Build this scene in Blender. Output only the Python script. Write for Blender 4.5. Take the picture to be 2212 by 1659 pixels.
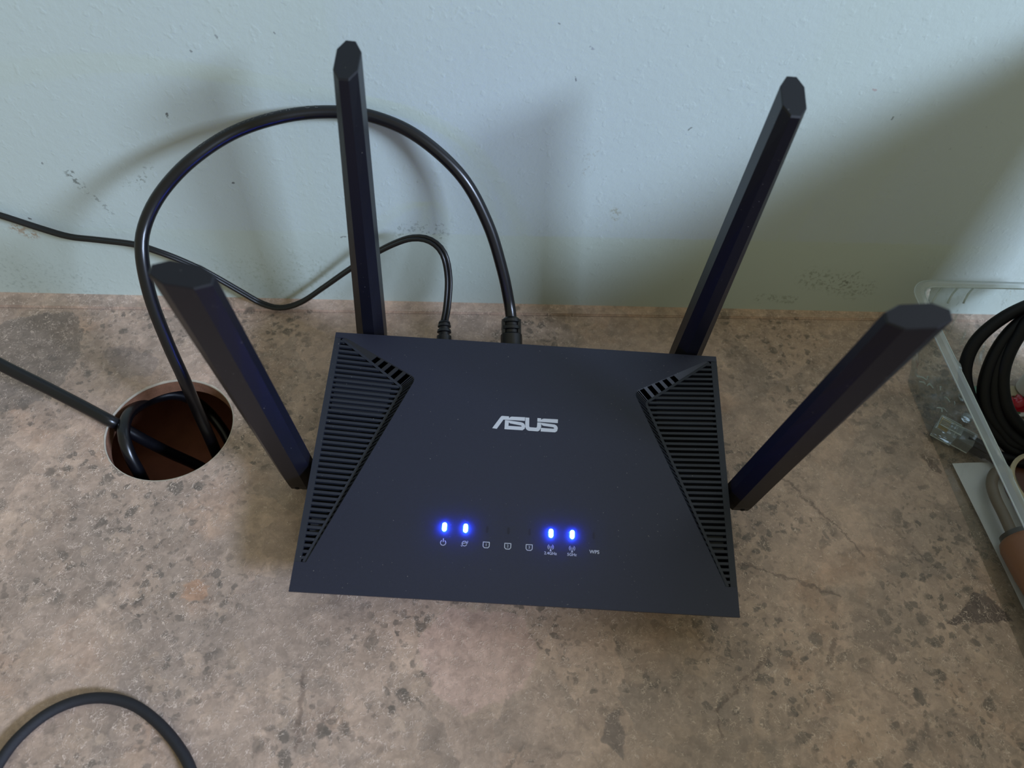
import bpy, bmesh, math, random
from mathutils import Vector, Matrix
from mathutils.geometry import tessellate_polygon

for o in list(bpy.data.objects):
    bpy.data.objects.remove(o, do_unlink=True)
SC = bpy.context.scene
COL = SC.collection
random.seed(4)
R = math.radians

# ------------------------------------------------------------------ camera
FP = 1661.0                                   # focal length in pixels of the 2212 px wide frame
CAM = Vector((-0.02644, -0.20115, 0.35991))
CR = Vector((0.99834293, -0.02024354, 0.05386643))
CU = Vector((-0.01686164, 0.79208273, 0.61018082))
CF = Vector((0.05501889, 0.61007798, -0.79042886))
cam = bpy.data.cameras.new('camera')
cam.sensor_width = 36.0
cam.lens = 36.0 * FP / 2212.0
cam.clip_start = 0.01
cam.dof.use_dof = True
cam.dof.focus_distance = 0.40
cam.dof.aperture_fstop = 9.5
camo = bpy.data.objects.new('camera', cam)
camo.matrix_world = Matrix(((CR.x, CU.x, -CF.x, CAM.x), (CR.y, CU.y, -CF.y, CAM.y), (CR.z, CU.z, -CF.z, CAM.z), (0, 0, 0, 1)))
COL.objects.link(camo)
SC.camera = camo

# ------------------------------------------------------------------ light
SC.view_settings.view_transform = 'Standard'
SC.view_settings.look = 'None'
SC.view_settings.gamma = 1.0
SC.view_settings.use_curve_mapping = False
SC.view_settings.exposure = 0.0
world = bpy.data.worlds.new('room_light')
SC.world = world
world.use_nodes = True
bg = world.node_tree.nodes['Background']
bg.inputs[0].default_value = (1.0, 1.0, 0.73, 1)
bg.inputs[1].default_value = 0.36


def window_light(name, target, direction, dist, size, power, color):
    l = bpy.data.lights.new(name, 'AREA')
    l.shape = 'RECTANGLE'
    l.size, l.size_y = size
    l.energy = power
    l.color = color
    o = bpy.data.objects.new(name, l)
    d = Vector(direction).normalized()
    o.location = Vector(target) + d * dist
    o.rotation_euler = d.to_track_quat('Z', 'Y').to_euler()
    COL.objects.link(o)
    return o


window_light('side_window_light', (0, 0.10, 0.06), (1.25, -1.0, 0.90), 2.6, (0.66, 0.36), 86.0, (0.585, 0.725, 1.0))
window_light('ceiling_light', (0.05, 0, 0.03), (0.30, 0.16, 0.96), 2.1, (0.7, 0.7), 1.8, (0.72, 0.76, 1.0))




# ------------------------------------------------------------------ helpers
def ray(x, y):
    return (CF * FP + CR * (x - 1106) - CU * (y - 829.5)).normalized()


def px(x, y, n, o):
    """point where the sight line of pixel (x, y) meets the plane through o with normal n"""
    n = Vector(n); d = ray(x, y)
    return CAM + d * ((Vector(o) - CAM).dot(n) / d.dot(n))


def pz(x, y, z=0.0):
    return px(x, y, (0, 0, 1), (0, 0, z))


def py(x, y, Y):
    return px(x, y, (0, 1, 0), (0, Y, 0))


def obj(name, bm, mat, parent=None, smooth=False, angle=None):
    me = bpy.data.meshes.new(name)
    bmesh.ops.recalc_face_normals(bm, faces=bm.faces)
    bm.to_mesh(me); bm.free()
    o = bpy.data.objects.new(name, me)
    if mat is not None:
        me.materials.append(mat)
    COL.objects.link(o)
    if parent is not None:
        o.parent = parent
    if smooth:
        for p in me.polygons:
            p.use_smooth = True
        if angle:
            me.set_sharp_from_angle(angle=R(angle))
    return o


def tag(o, label=None, cat=None, group=None, kind=None):
    if label: o['label'] = label
    if cat: o['category'] = cat
    if group: o['group'] = group
    if kind: o['kind'] = kind
    return o


def empty(name, loc, label, cat, rotz=0.0):
    o = bpy.data.objects.new(name, None)
    o.location = loc
    o.rotation_euler = (0, 0, rotz)
    o.empty_display_size = 0.02
    COL.objects.link(o)
    return tag(o, label, cat)


def prism(bm, pts, vec):
    """solid between a flat outline and the same outline moved by vec"""
    a = [bm.verts.new(p) for p in pts]
    b = [bm.verts.new(Vector(p) + Vector(vec)) for p in pts]
    n = len(pts)
    bm.faces.new(a); bm.faces.new(b[::-1])
    for i in range(n):
        j = (i + 1) % n
        bm.faces.new((a[j], a[i], b[i], b[j]))


def box(bm, lo, hi):
    lo = Vector(lo); hi = Vector(hi)
    prism(bm, [(lo.x, lo.y, lo.z), (hi.x, lo.y, lo.z), (hi.x, hi.y, lo.z), (lo.x, hi.y, lo.z)], (0, 0, hi.z - lo.z))


def catmull(P, step=0.003, closed=False):
    P = [Vector(p) for p in P]
    n = len(P); out = []
    for i in range(n if closed else n - 1):
        p1, p2 = P[i], P[(i + 1) % n]
        p0 = P[i - 1] if (i > 0 or closed) else p1 * 2 - p2
        p3 = P[(i + 2) % n] if (i + 2 < n or closed) else p2 * 2 - p1
        k = max(2, int((p2 - p1).length / step))
        for j in range(k):
            t = j / k
            out.append(0.5 * ((2 * p1) + (p2 - p0) * t + (2 * p0 - 5 * p1 + 4 * p2 - p3) * t * t + (3 * p1 - p0 - 3 * p2 + p3) * t ** 3))
    if not closed:
        out.append(P[-1])
    return out


def frames(path, up=None):
    res = []
    t = (path[1] - path[0]).normalized()
    a = Vector(up) if up else (Vector((0, 0, 1)) if abs(t.z) < 0.9 else Vector((1, 0, 0)))
    nrm = (a - t * a.dot(t)).normalized()
    for i, p in enumerate(path):
        q0 = path[max(0, i - 1)]; q1 = path[min(len(path) - 1, i + 1)]
        t = (q1 - q0).normalized()
        nrm = (nrm - t * nrm.dot(t)).normalized()
        res.append((p, t, nrm, t.cross(nrm)))
    return res


def sweep(bm, path, prof, cap=True, up=None):
    """prof: a list of (a, b) offsets, or a function i -> such a list"""
    rings = []
    for i, (p, t, n, b) in enumerate(frames(path, up)):
        pr = prof(i) if callable(prof) else prof
        rings.append([bm.verts.new(p + n * x + b * y) for x, y in pr])
    m = len(rings[0])
    for r0, r1 in zip(rings, rings[1:]):
        for k in range(m):
            bm.faces.new((r0[k], r0[(k + 1) % m], r1[(k + 1) % m], r1[k]))
    if cap:
        bm.faces.new(rings[0][::-1]); bm.faces.new(rings[-1])


def circ(r, n=14):
    return [(r * math.cos(2 * math.pi * k / n), r * math.sin(2 * math.pi * k / n)) for k in range(n)]


def tube(bm, path, r, n=14, up=None):
    sweep(bm, path, circ(r, n), True, up)


def lathe(bm, base, axis, prof, n=24, caps=True):
    """prof: (distance along axis, radius)"""
    axis = Vector(axis).normalized()
    a = Vector((0, 0, 1)) if abs(axis.z) < 0.9 else Vector((1, 0, 0))
    u = axis.cross(a).normalized(); v = axis.cross(u)
    rings = []
    for s, r in prof:
        rings.append([bm.verts.new(Vector(base) + axis * s + (u * math.cos(2 * math.pi * k / n) + v * math.sin(2 * math.pi * k / n)) * r) for k in range(n)])
    for r0, r1 in zip(rings, rings[1:]):
        for k in range(n):
            bm.faces.new((r0[k], r0[(k + 1) % n], r1[(k + 1) % n], r1[k]))
    if caps:
        bm.faces.new(rings[0][::-1]); bm.faces.new(rings[-1])


def flat_fill(bm, outer, holes=()):
    """flat face with holes, filled in place"""
    edges = []
    for loop in [outer] + list(holes):
        vs = [bm.verts.new(p) for p in loop]
        for i in range(len(vs)):
            edges.append(bm.edges.new((vs[i], vs[(i + 1) % len(vs)])))
    return bmesh.ops.triangle_fill(bm, use_beauty=True, use_dissolve=False, edges=edges)


# ------------------------------------------------------------------ materials
class NT:
    """small helper for writing node trees"""
    def __init__(self, name):
        self.m = bpy.data.materials.new(name)
        self.m.use_nodes = True
        self.t = self.m.node_tree
        self.bsdf = self.t.nodes['Principled BSDF']
        self.out = self.t.nodes['Material Output']
        self.obj = self.node('ShaderNodeTexCoord').outputs['Object']

    def node(self, kind, **kw):
        n = self.t.nodes.new(kind)
        for k, v in kw.items():
            setattr(n, k, v)
        return n

    def put(self, sock, v):
        if isinstance(v, bpy.types.NodeSocket):
            self.t.links.new(v, sock)
        else:
            sock.default_value = v

    def math(self, op, a, b=None, c=None, clamp=False):
        n = self.node('ShaderNodeMath', operation=op, use_clamp=clamp)
        for i, v in enumerate((a, b, c)):
            if v is not None:
                self.put(n.inputs[i], v)
        return n.outputs[0]

    def vmath(self, op, a, b=None):
        n = self.node('ShaderNodeVectorMath', operation=op)
        self.put(n.inputs[0], a)
        if b is not None:
            self.put(n.inputs[1], b)
        return n.outputs[1 if op in ('DOT_PRODUCT', 'LENGTH', 'DISTANCE') else 0]

    def noise(self, scale, detail=3.0, rough=0.5, vec=None, dist=0.0, color=False):
        n = self.node('ShaderNodeTexNoise')
        self.put(n.inputs['Vector'], vec or self.obj)
        n.inputs['Scale'].default_value = scale
        n.inputs['Detail'].default_value = detail
        n.inputs['Roughness'].default_value = rough
        n.inputs['Distortion'].default_value = dist
        return n.outputs['Color' if color else 'Fac']

    def voro(self, scale, feature='F1', vec=None, rnd=1.0):
        n = self.node('ShaderNodeTexVoronoi', feature=feature)
        self.put(n.inputs['Vector'], vec or self.obj)
        n.inputs['Scale'].default_value = scale
        n.inputs['Randomness'].default_value = rnd
        return n

    def step(self, v, a, b):
        """0 below a, 1 above b (or the reverse when a > b)"""
        n = self.node('ShaderNodeMapRange', interpolation_type='SMOOTHSTEP')
        self.put(n.inputs['Value'], v)
        if a <= b:
            n.inputs['From Min'].default_value, n.inputs['From Max'].default_value = a, b
        else:
            n.inputs['From Min'].default_value, n.inputs['From Max'].default_value = b, a
            n.inputs['To Min'].default_value, n.inputs['To Max'].default_value = 1.0, 0.0
        return n.outputs[0]

    def mix(self, fac, a, b, blend='MIX'):
        n = self.node('ShaderNodeMix', data_type='RGBA', blend_type=blend)
        self.put(n.inputs[0], fac)
        self.put(n.inputs[6], a if isinstance(a, bpy.types.NodeSocket) else tuple(a) + (1,))
        self.put(n.inputs[7], b if isinstance(b, bpy.types.NodeSocket) else tuple(b) + (1,))
        return n.outputs[2]

    def bump(self, h, strength, dist):
        n = self.node('ShaderNodeBump')
        n.inputs['Strength'].default_value = strength
        n.inputs['Distance'].default_value = dist
        self.put(n.inputs['Height'], h)
        self.put(self.bsdf.inputs['Normal'], n.outputs[0])

    def set(self, **kw):
        for k, v in kw.items():
            self.put(self.bsdf.inputs[k.replace('_', ' ')], v if not isinstance(v, tuple) else tuple(v) + (1,))
        return self.m


def plain(name, col, rough=0.5, var=0.15, scale=60.0, metal=0.0, bump=0.0, spec=0.5):
    n = NT(name)
    f = n.noise(scale, 4)
    c = n.mix(f, tuple(x * (1 - var) for x in col), tuple(min(1, x * (1 + var)) for x in col))
    if bump:
        n.bump(n.noise(scale * 8, 2), bump, 0.0005)
    n.set(Base_Color=c, Roughness=rough, Metallic=metal)
    n.bsdf.inputs['Specular IOR Level'].default_value = spec
    return n.m


def half_planes(n, vec, pts):
    """distance-like field of a convex outline: negative inside"""
    area = sum(pts[i][0] * pts[(i + 1) % len(pts)][1] - pts[(i + 1) % len(pts)][0] * pts[i][1] for i in range(len(pts)))
    if area < 0:
        pts = pts[::-1]
    acc = None
    for i in range(len(pts)):
        x0, y0 = pts[i]; x1, y1 = pts[(i + 1) % len(pts)]
        l = math.hypot(x1 - x0, y1 - y0)
        nx, ny = (y1 - y0) / l, -(x1 - x0) / l
        d = n.math('SUBTRACT', n.vmath('DOT_PRODUCT', vec, (nx, ny, 0)), nx * x0 + ny * y0)
        acc = d if acc is None else n.math('MAXIMUM', acc, d)
    return acc


def segment(n, vec, a, b):
    """distance to a segment on the table plane"""
    a = Vector((a[0], a[1], 0)); b = Vector((b[0], b[1], 0)); ab = b - a
    pa = n.vmath('MULTIPLY', n.vmath('SUBTRACT', vec, tuple(a)), (1, 1, 0))
    t = n.math('DIVIDE', n.vmath('DOT_PRODUCT', pa, tuple(ab)), ab.length_squared, clamp=True)
    s = n.node('ShaderNodeVectorMath', operation='SCALE')
    s.inputs[0].default_value = tuple(ab)
    n.put(s.inputs['Scale'], t)
    return n.vmath('LENGTH', n.vmath('SUBTRACT', pa, s.outputs[0]))


def laminate(name, patches=True, tint=1.0):
    n = NT(name)
    warp = n.noise(26, 4, 0.6, color=True)
    w1 = n.node('ShaderNodeVectorMath', operation='MULTIPLY_ADD')
    n.put(w1.inputs[0], warp); w1.inputs[1].default_value = (0.03, 0.03, 0.0); n.put(w1.inputs[2], n.obj)
    wv = w1.outputs[0]
    fwarp = n.noise(120, 5, 0.65, color=True)
    w2 = n.node('ShaderNodeVectorMath', operation='MULTIPLY_ADD')
    n.put(w2.inputs[0], fwarp); w2.inputs[1].default_value = (0.010, 0.010, 0.0); n.put(w2.inputs[2], n.obj)
    fv = w2.outputs[0]
    T = lambda c: (c[0] * tint * 1.03, c[1] * tint * 0.875, c[2] * tint * 0.79)
    # clouds of grey, pinkish tan and ochre
    c = n.mix(n.step(n.noise(9, 5, 0.6), 0.36, 0.66), T((0.270, 0.232, 0.200)), T((0.385, 0.318, 0.268)))
    c = n.mix(n.math('MULTIPLY', n.step(n.noise(17, 4, 0.6, vec=wv), 0.52, 0.68), 0.6), c, T((0.37, 0.27, 0.205)))
    c = n.mix(n.math('MULTIPLY', n.step(n.noise(31, 5, 0.65, vec=wv), 0.54, 0.70), 0.55), c, T((0.19, 0.175, 0.155)))
    # stone slabs of many sizes
    v = n.voro(24, vec=wv)
    cell = n.node('ShaderNodeSeparateColor'); n.put(cell.inputs[0], v.outputs['Color'])
    c = n.mix(n.math('MULTIPLY', n.step(cell.outputs[0], 0.70, 0.74), 0.35), c, T((0.215, 0.195, 0.178)))
    c = n.mix(n.math('MULTIPLY', n.step(cell.outputs[1], 0.78, 0.82), 0.35), c, T((0.42, 0.34, 0.285)))
    v2 = n.voro(90, vec=fv)
    cell2 = n.node('ShaderNodeSeparateColor'); n.put(cell2.inputs[0], v2.outputs['Color'])
    c = n.mix(n.math('MULTIPLY', n.step(cell2.outputs[0], 0.5, 1.0), 0.22), c, T((0.165, 0.145, 0.125)))
    c = n.mix(n.math('MULTIPLY', n.step(cell2.outputs[1], 0.6, 1.0), 0.20), c, T((0.50, 0.405, 0.315)))
    # dark chips
    for sc, lim, gate, amt in ((110, 0.40, 0.83, 0.72), (200, 0.42, 0.79, 0.70), (380, 0.44, 0.72, 0.5)):
        q = n.voro(sc, vec=fv)
        g = n.node('ShaderNodeSeparateColor'); n.put(g.inputs[0], q.outputs['Color'])
        zone = n.step(n.noise(13, 3), 0.40, 0.56)
        m = n.math('MULTIPLY', n.step(q.outputs['Distance'], lim, lim - 0.14), n.step(g.outputs[2], gate, gate + 0.05))
        c = n.mix(n.math('MULTIPLY', n.math('MULTIPLY', m, zone), amt), c, T((0.105, 0.10, 0.09)))
    # pale chips
    q = n.voro(120, vec=fv)
    g = n.node('ShaderNodeSeparateColor'); n.put(g.inputs[0], q.outputs['Color'])
    m = n.math('MULTIPLY', n.step(q.outputs['Distance'], 0.42, 0.3), n.step(g.outputs[0], 0.90, 0.94))
    c = n.mix(n.math('MULTIPLY', m, 0.28), c, T((0.50, 0.42, 0.34)))
    # dark cracks along some slab edges
    e = n.voro(17, 'DISTANCE_TO_EDGE', vec=wv)
    cm = n.math('MULTIPLY', n.step(e.outputs['Distance'], 0.022, 0.004), n.step(n.noise(15, 3), 0.52, 0.60))
    c = n.mix(n.math('MULTIPLY', cm, 0.32), c, T((0.11, 0.095, 0.085)))
    if patches:
        P = [([(-0.335, 0.104), (-0.2952, 0.1228), (-0.2694, 0.1274), (-0.2583, 0.1096), (-0.2548, 0.0899), (-0.2586, 0.0693), (-0.2712, 0.0545), (-0.32, 0.044)], (0.165, 0.152, 0.138), 0.75),
             ([(-0.2433, 0.0954), (-0.2337, 0.1011), (-0.2088, 0.091), (-0.2097, 0.0788), (-0.2274, 0.0767)], (0.20, 0.18, 0.17), 0.6),
             ([(-0.0361, -0.0601), (-0.0497, -0.0783), (-0.0406, -0.1002), (-0.0249, -0.1082), (0.0001, -0.0984), (0.007, -0.0838), (0.0011, -0.0639)], (0.43, 0.335, 0.30), 0.65),
             ([(0.2102, -0.0686), (0.2293, -0.0526), (0.2383, -0.0543), (0.245, -0.0674)], (0.10, 0.085, 0.08), 0.9),
             ([(0.0341, -0.1201), (0.0371, -0.1095), (0.0427, -0.1066), (0.0456, -0.1183), (0.0425, -0.1276)], (0.16, 0.145, 0.135), 0.8),
             ([(-0.1611, -0.055), (-0.1615, -0.0485), (-0.1567, -0.0456), (-0.1502, -0.0484), (-0.1495, -0.0538), (-0.1553, -0.0568)], (0.37, 0.245, 0.17), 0.7),
             ([(0.232, 0.0312), (0.2361, 0.0297), (0.2422, 0.0206), (0.2411, 0.0175), (0.2354, 0.0205)], (0.12, 0.10, 0.085), 0.85),
             ([(0.1616, -0.0776), (0.1641, -0.0616), (0.1744, -0.0662), (0.1861, -0.0799), (0.1777, -0.0843)], (0.20, 0.17, 0.15), 0.5)]
        for pts, col, amt in P:
            d = half_planes(n, fv, [(x + 0.005, y + 0.005) for x, y in pts])
            c = n.mix(n.math('MULTIPLY', n.step(d, 0.0006, -0.0006), amt), c, T(col))
        for a, b, w in (((-0.0991, -0.0928), (-0.0977, -0.1227), 0.0016), ((0.1127, -0.0358), (0.1596, -0.0535), 0.0011), ((0.1473, 0.0149), (0.1803, -0.0319), 0.0009),
                        ((0.086, -0.108), (0.112, -0.088), 0.0010), ((0.112, -0.088), (0.118, -0.083), 0.0016), ((0.088, -0.106), (0.088, -0.119), 0.0010), ((0.146, -0.087), (0.152, -0.075), 0.0012)):
            d = segment(n, fv, (a[0] + 0.005, a[1] + 0.005), (b[0] + 0.005, b[1] + 0.005))
            c = n.mix(n.math('MULTIPLY', n.step(d, w, w * 0.3), 0.6), c, T((0.13, 0.105, 0.09)))
    # fine mottling of the print
    for sc, amp in ((70, 0.38), (190, 0.40), (520, 0.30)):
        k = n.math('MULTIPLY_ADD', n.noise(sc, 4, 0.6, vec=fv), amp * 2, 1 - amp)
        cc = n.node('ShaderNodeCombineColor')
        for i_ in range(3): n.put(cc.inputs[i_], k)
        c = n.mix(1.0, c, cc.outputs[0], 'MULTIPLY')
    # embossed hair-fine squiggles, highlights along them painted as paler lines
    h1 = n.math('ABSOLUTE', n.math('SUBTRACT', n.noise(240, 2.0, 0.55, dist=0.5), 0.5))
    h2 = n.math('ABSOLUTE', n.math('SUBTRACT', n.noise(430, 1.5, 0.5, dist=0.3), 0.5))
    l1 = n.math('MULTIPLY', n.step(h1, 0.017, 0.004), n.step(n.noise(210, 2), 0.46, 0.56))
    l2 = n.math('MULTIPLY', n.step(h2, 0.026, 0.006), n.step(n.noise(170, 2), 0.47, 0.57))
    ln = n.math('MAXIMUM', l1, l2)
    zone = n.math('ADD', n.math('MULTIPLY', n.step(n.noise(11, 3), 0.35, 0.6), 0.5), 0.40)
    c = n.mix(n.math('MULTIPLY', ln, zone), c, n.mix(0.72, c, T((0.64, 0.58, 0.52))))
    n.bump(n.math('ADD', ln, n.math('MULTIPLY', n.noise(620, 3), 0.6)), 0.55, 0.00030)
    n.set(Base_Color=c, Roughness=0.48)
    n.bsdf.inputs['Specular IOR Level'].default_value = 0.35
    return n.m


def wall_paint(name):
    n = NT(name)
    c = n.mix(n.noise(6, 4, 0.6), (0.490, 0.565, 0.520), (0.535, 0.607, 0.560))
    # scuffs and smudges low on the wall, last two entries broad darker patches
    wv = n.node('ShaderNodeVectorMath', operation='MULTIPLY_ADD')
    n.put(wv.inputs[0], n.noise(90, 3, color=True)); wv.inputs[1].default_value = (0.006, 0, 0.006); n.put(wv.inputs[2], n.obj)
    sep = n.node('ShaderNodeSeparateXYZ'); n.put(sep.inputs[0], wv.outputs[0])
    spots = n.noise(420, 3, 0.7)
    for (x0, y0, x1, y1, w, lo, hi, col, amt) in (
            (150, 375, 172, 400, 0.004, 0.50, 0.60, (0.10, 0.11, 0.09), 0.7), (172, 400, 240, 460, 0.0022, 0.53, 0.62, (0.15, 0.16, 0.14), 0.5),
            (305, 400, 320, 360, 0.004, 0.53, 0.64, (0.20, 0.22, 0.18), 0.5), (275, 402, 305, 395, 0.003, 0.55, 0.64, (0.2, 0.22, 0.18), 0.5),
            (35, 493, 72, 508, 0.005, 0.44, 0.56, (0.34, 0.22, 0.12), 0.7), (66, 473, 68, 474, 0.003, 0.40, 0.45, (0.05, 0.05, 0.05), 0.8),
            (870, 500, 950, 505, 0.008, 0.52, 0.62, (0.16, 0.18, 0.15), 0.5), (890, 478, 960, 488, 0.003, 0.56, 0.64, (0.2, 0.2, 0.18), 0.4),
            (735, 513, 745, 513, 0.002, 0.40, 0.5, (0.12, 0.12, 0.12), 0.7), (1750, 600, 1860, 625, 0.012, 0.50, 0.62, (0.14, 0.15, 0.10), 0.45),
            (1830, 610, 1850, 595, 0.005, 0.50, 0.62, (0.12, 0.13, 0.09), 0.5), (1640, 645, 1715, 648, 0.005, 0.50, 0.60, (0.14, 0.15, 0.10), 0.4),
            (1270, 370, 1280, 330, 0.006, 0.54, 0.66, (0.30, 0.27, 0.18), 0.35), (1325, 460, 1328, 470, 0.004, 0.45, 0.55, (0.28, 0.25, 0.12), 0.5),
            (360, 245, 363, 252, 0.0022, 0.38, 0.46, (0.06, 0.06, 0.06), 0.8), (503, 394, 505, 395, 0.002, 0.38, 0.46, (0.05, 0.05, 0.05), 0.8),
            (1242, 165, 1244, 172, 0.0018, 0.36, 0.46, (0.08, 0.08, 0.09), 0.7), (1280, 100, 1284, 108, 0.0022, 0.42, 0.5, (0.2, 0.2, 0.25), 0.5),
            (1205, 48, 1208, 50, 0.0016, 0.36, 0.46, (0.1, 0.1, 0.1), 0.6), (1485, 280, 1490, 276, 0.0018, 0.36, 0.46, (0.1, 0.1, 0.08), 0.6),
            (1926, 258, 1930, 252, 0.0018, 0.36, 0.46, (0.1, 0.1, 0.08), 0.6), (1888, 192, 1892, 194, 0.003, 0.42, 0.5, (0.42, 0.28, 0.26), 0.6),
            (410, 110, 412, 112, 0.0016, 0.36, 0.46, (0.1, 0.1, 0.1), 0.6), (596, 70, 598, 72, 0.0018, 0.36, 0.46, (0.1, 0.1, 0.12), 0.6),
            (468, 80, 472, 84, 0.0022, 0.40, 0.48, (0.1, 0.1, 0.12), 0.5), (89, 352, 92, 354, 0.002, 0.38, 0.46, (0.1, 0.1, 0.1), 0.6),
            (500, 610, 660, 600, 0.03, 0.50, 0.72, (0.30, 0.36, 0.26), 0.5), (20, 600, 160, 620, 0.03, 0.50, 0.72, (0.28, 0.34, 0.30), 0.5)):  # two broad, speckled darker patches
        a = py(x0, y0, WALL_Y); b = py(x1, y1, WALL_Y)
        ab = b - a
        pa = n.vmath('MULTIPLY', n.vmath('SUBTRACT', wv.outputs[0], (a.x + 0.003, 0, a.z + 0.003)), (1, 0, 1))
        t = n.math('DIVIDE', n.vmath('DOT_PRODUCT', pa, (ab.x, 0, ab.z)), ab.x ** 2 + ab.z ** 2, clamp=True)
        s = n.node('ShaderNodeVectorMath', operation='SCALE')
        s.inputs[0].default_value = (ab.x, 0, ab.z)
        n.put(s.inputs['Scale'], t)
        d = n.vmath('LENGTH', n.vmath('SUBTRACT', pa, s.outputs[0]))
        if abs(x1 - x0) < 12 and w < 0.0032:
            w *= 0.34
        c = n.mix(n.math('MULTIPLY', n.math('MULTIPLY', n.step(d, w, w * 0.3), n.step(spots, lo, hi)), amt), c, col)
    fl = n.math('MULTIPLY', n.step(n.noise(260, 2, 0.6), 0.74, 0.80), 0.35)
    c = n.mix(fl, c, (0.27, 0.31, 0.29))
    # stippled roller texture
    h = n.math('ADD', n.noise(330, 3, 0.55), n.math('MULTIPLY', n.step(n.noise(210, 2, 0.5), 0.60, 0.75), 0.5))
    n.bump(h, 0.22, 0.0007)
    n.set(Base_Color=c, Roughness=0.42)
    n.bsdf.inputs['Specular IOR Level'].default_value = 0.35
    return n.m


def black_plastic(name, base, rough, dust=True, spec=0.5):
    n = NT(name)
    c = n.mix(n.noise(900, 2), tuple(x * 0.85 for x in base), tuple(x * 1.15 for x in base))
    if dust:
        for sc, lim, gate in ((420, 0.10, 0.90), (900, 0.13, 0.93)):
            v = n.voro(sc)
            g = n.node('ShaderNodeSeparateColor'); n.put(g.inputs[0], v.outputs['Color'])
            m = n.math('MULTIPLY', n.step(v.outputs['Distance'], lim, lim * 0.6), n.step(g.outputs[0], gate, gate + 0.02))
            c = n.mix(n.math('MULTIPLY', m, 0.5), c, (0.33, 0.30, 0.26))
    n.bump(n.noise(2600, 2), 0.12, 0.0002)
    n.set(Base_Color=c, Roughness=rough)
    n.bsdf.inputs['Specular IOR Level'].default_value = spec
    return n.m


def sheet_plastic(name, tint, gloss, haze, rough=0.12, wrinkle=0.0):
    """thin clear plastic: mostly see-through, with a faint haze and glossy reflections"""
    n = NT(name)
    tr = n.node('ShaderNodeBsdfTransparent'); tr.inputs[0].default_value = tuple(tint) + (1,)
    gl = n.node('ShaderNodeBsdfGlossy'); gl.inputs['Roughness'].default_value = rough
    gl.inputs[0].default_value = (0.9, 0.95, 1, 1)
    df = n.node('ShaderNodeBsdfTranslucent'); df.inputs[0].default_value = (0.75, 0.82, 0.82, 1)
    d2 = n.node('ShaderNodeBsdfDiffuse'); d2.inputs[0].default_value = (0.80, 0.86, 0.86, 1)
    md = n.node('ShaderNodeMixShader'); md.inputs[0].default_value = 0.6
    n.t.links.new(df.outputs[0], md.inputs[1]); n.t.links.new(d2.outputs[0], md.inputs[2])
    lw = n.node('ShaderNodeLayerWeight'); lw.inputs[0].default_value = 0.25
    if wrinkle:
        b = n.node('ShaderNodeBump'); b.inputs['Strength'].default_value = wrinkle; b.inputs['Distance'].default_value = 0.002
        n.put(b.inputs['Height'], n.noise(55, 3, 0.5, dist=1.2))
        for s in (gl.inputs['Normal'], lw.inputs['Normal']):
            n.put(s, b.outputs[0])
    f = n.math('ADD', n.math('MULTIPLY', lw.outputs['Fresnel'], gloss), gloss * 0.08, clamp=True)
    m1 = n.node('ShaderNodeMixShader'); n.put(m1.inputs[0], f)
    n.t.links.new(tr.outputs[0], m1.inputs[1]); n.t.links.new(gl.outputs[0], m1.inputs[2])
    m2 = n.node('ShaderNodeMixShader'); m2.inputs[0].default_value = haze
    n.t.links.new(m1.outputs[0], m2.inputs[1]); n.t.links.new(md.outputs[0], m2.inputs[2])
    n.t.links.new(m2.outputs[0], n.out.inputs[0])
    return n.m


WALL_Y = 0.1409
M_lam = laminate('mottled_laminate', True, 1.34)
M_lam2 = laminate('strip_laminate', False, 1.5)
M_wall = wall_paint('mint_wall_paint')
M_router = black_plastic('router_plastic', (0.0125, 0.0140, 0.0290), 0.50)
M_grille = black_plastic('grille_plastic', (0.011, 0.013, 0.021), 0.50)
M_inner = plain('inner_plastic', (0.002, 0.002, 0.003), 0.8)
M_slot = plain('unlit_slot', (0.005, 0.005, 0.012), 0.5)
M_shield = black_plastic('inner_shield_plastic', (0.010, 0.011, 0.015), 0.6)
M_ant = black_plastic('antenna_plastic', (0.0040, 0.0043, 0.0080), 0.40, True, 0.38)
M_cord = plain('cable_jacket', (0.004, 0.004, 0.006), 0.29, 0.2, 300, spec=0.5)
M_thin = plain('thin_cable_jacket', (0.005, 0.005, 0.006), 0.36, 0.2, 300)
M_braid = plain('matt_cable_jacket', (0.010, 0.010, 0.015), 0.6, 0.3, 900, bump=0.4)
M_coil = plain('coil_jacket', (0.0025, 0.0025, 0.0035), 0.5, 0.2, 300, spec=0.22)
M_print = plain('grey_print', (0.50, 0.51, 0.54), 0.5, 0.05)
M_faint = plain('faint_grey_print', (0.09, 0.09, 0.09), 0.5, 0.05)
M_board = plain('particle_board', (0.27, 0.125, 0.072), 0.85, 0.4, 260, bump=0.8)
M_rim = plain('laminate_edge', (0.50, 0.43, 0.34), 0.6, 0.3, 200)
M_cab = plain('cabinet_brown', (0.40, 0.15, 0.09), 0.8, 0.3, 90)
M_panel = plain('shade_panel_pale', (0.72, 0.71, 0.66), 0.8, 0.06, 20)  # pale, so the added shading panel bounces some light back
M_paper = plain('white_paper', (0.86, 0.87, 0.88), 0.7, 0.05, 30)
M_terra = plain('terracotta_handle', (0.25, 0.09, 0.033), 0.45, 0.15, 40)
M_bronze = plain('brown_strip', (0.13, 0.10, 0.07), 0.5, 0.3, 90)
M_ferrule = plain('dark_ferrule', (0.05, 0.048, 0.045), 0.4, 0.2, 60, metal=0.6)
M_tape = plain('tape_brown', (0.085, 0.034, 0.020), 0.35, 0.3, 80)
M_cream = plain('cream_card', (0.42, 0.36, 0.24), 0.7, 0.2, 120)
M_red = plain('red_film', (0.36, 0.006, 0.020), 0.2, 0.3, 60)
M_white = plain('white_plastic', (0.62, 0.63, 0.63), 0.4, 0.05, 30)
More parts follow.
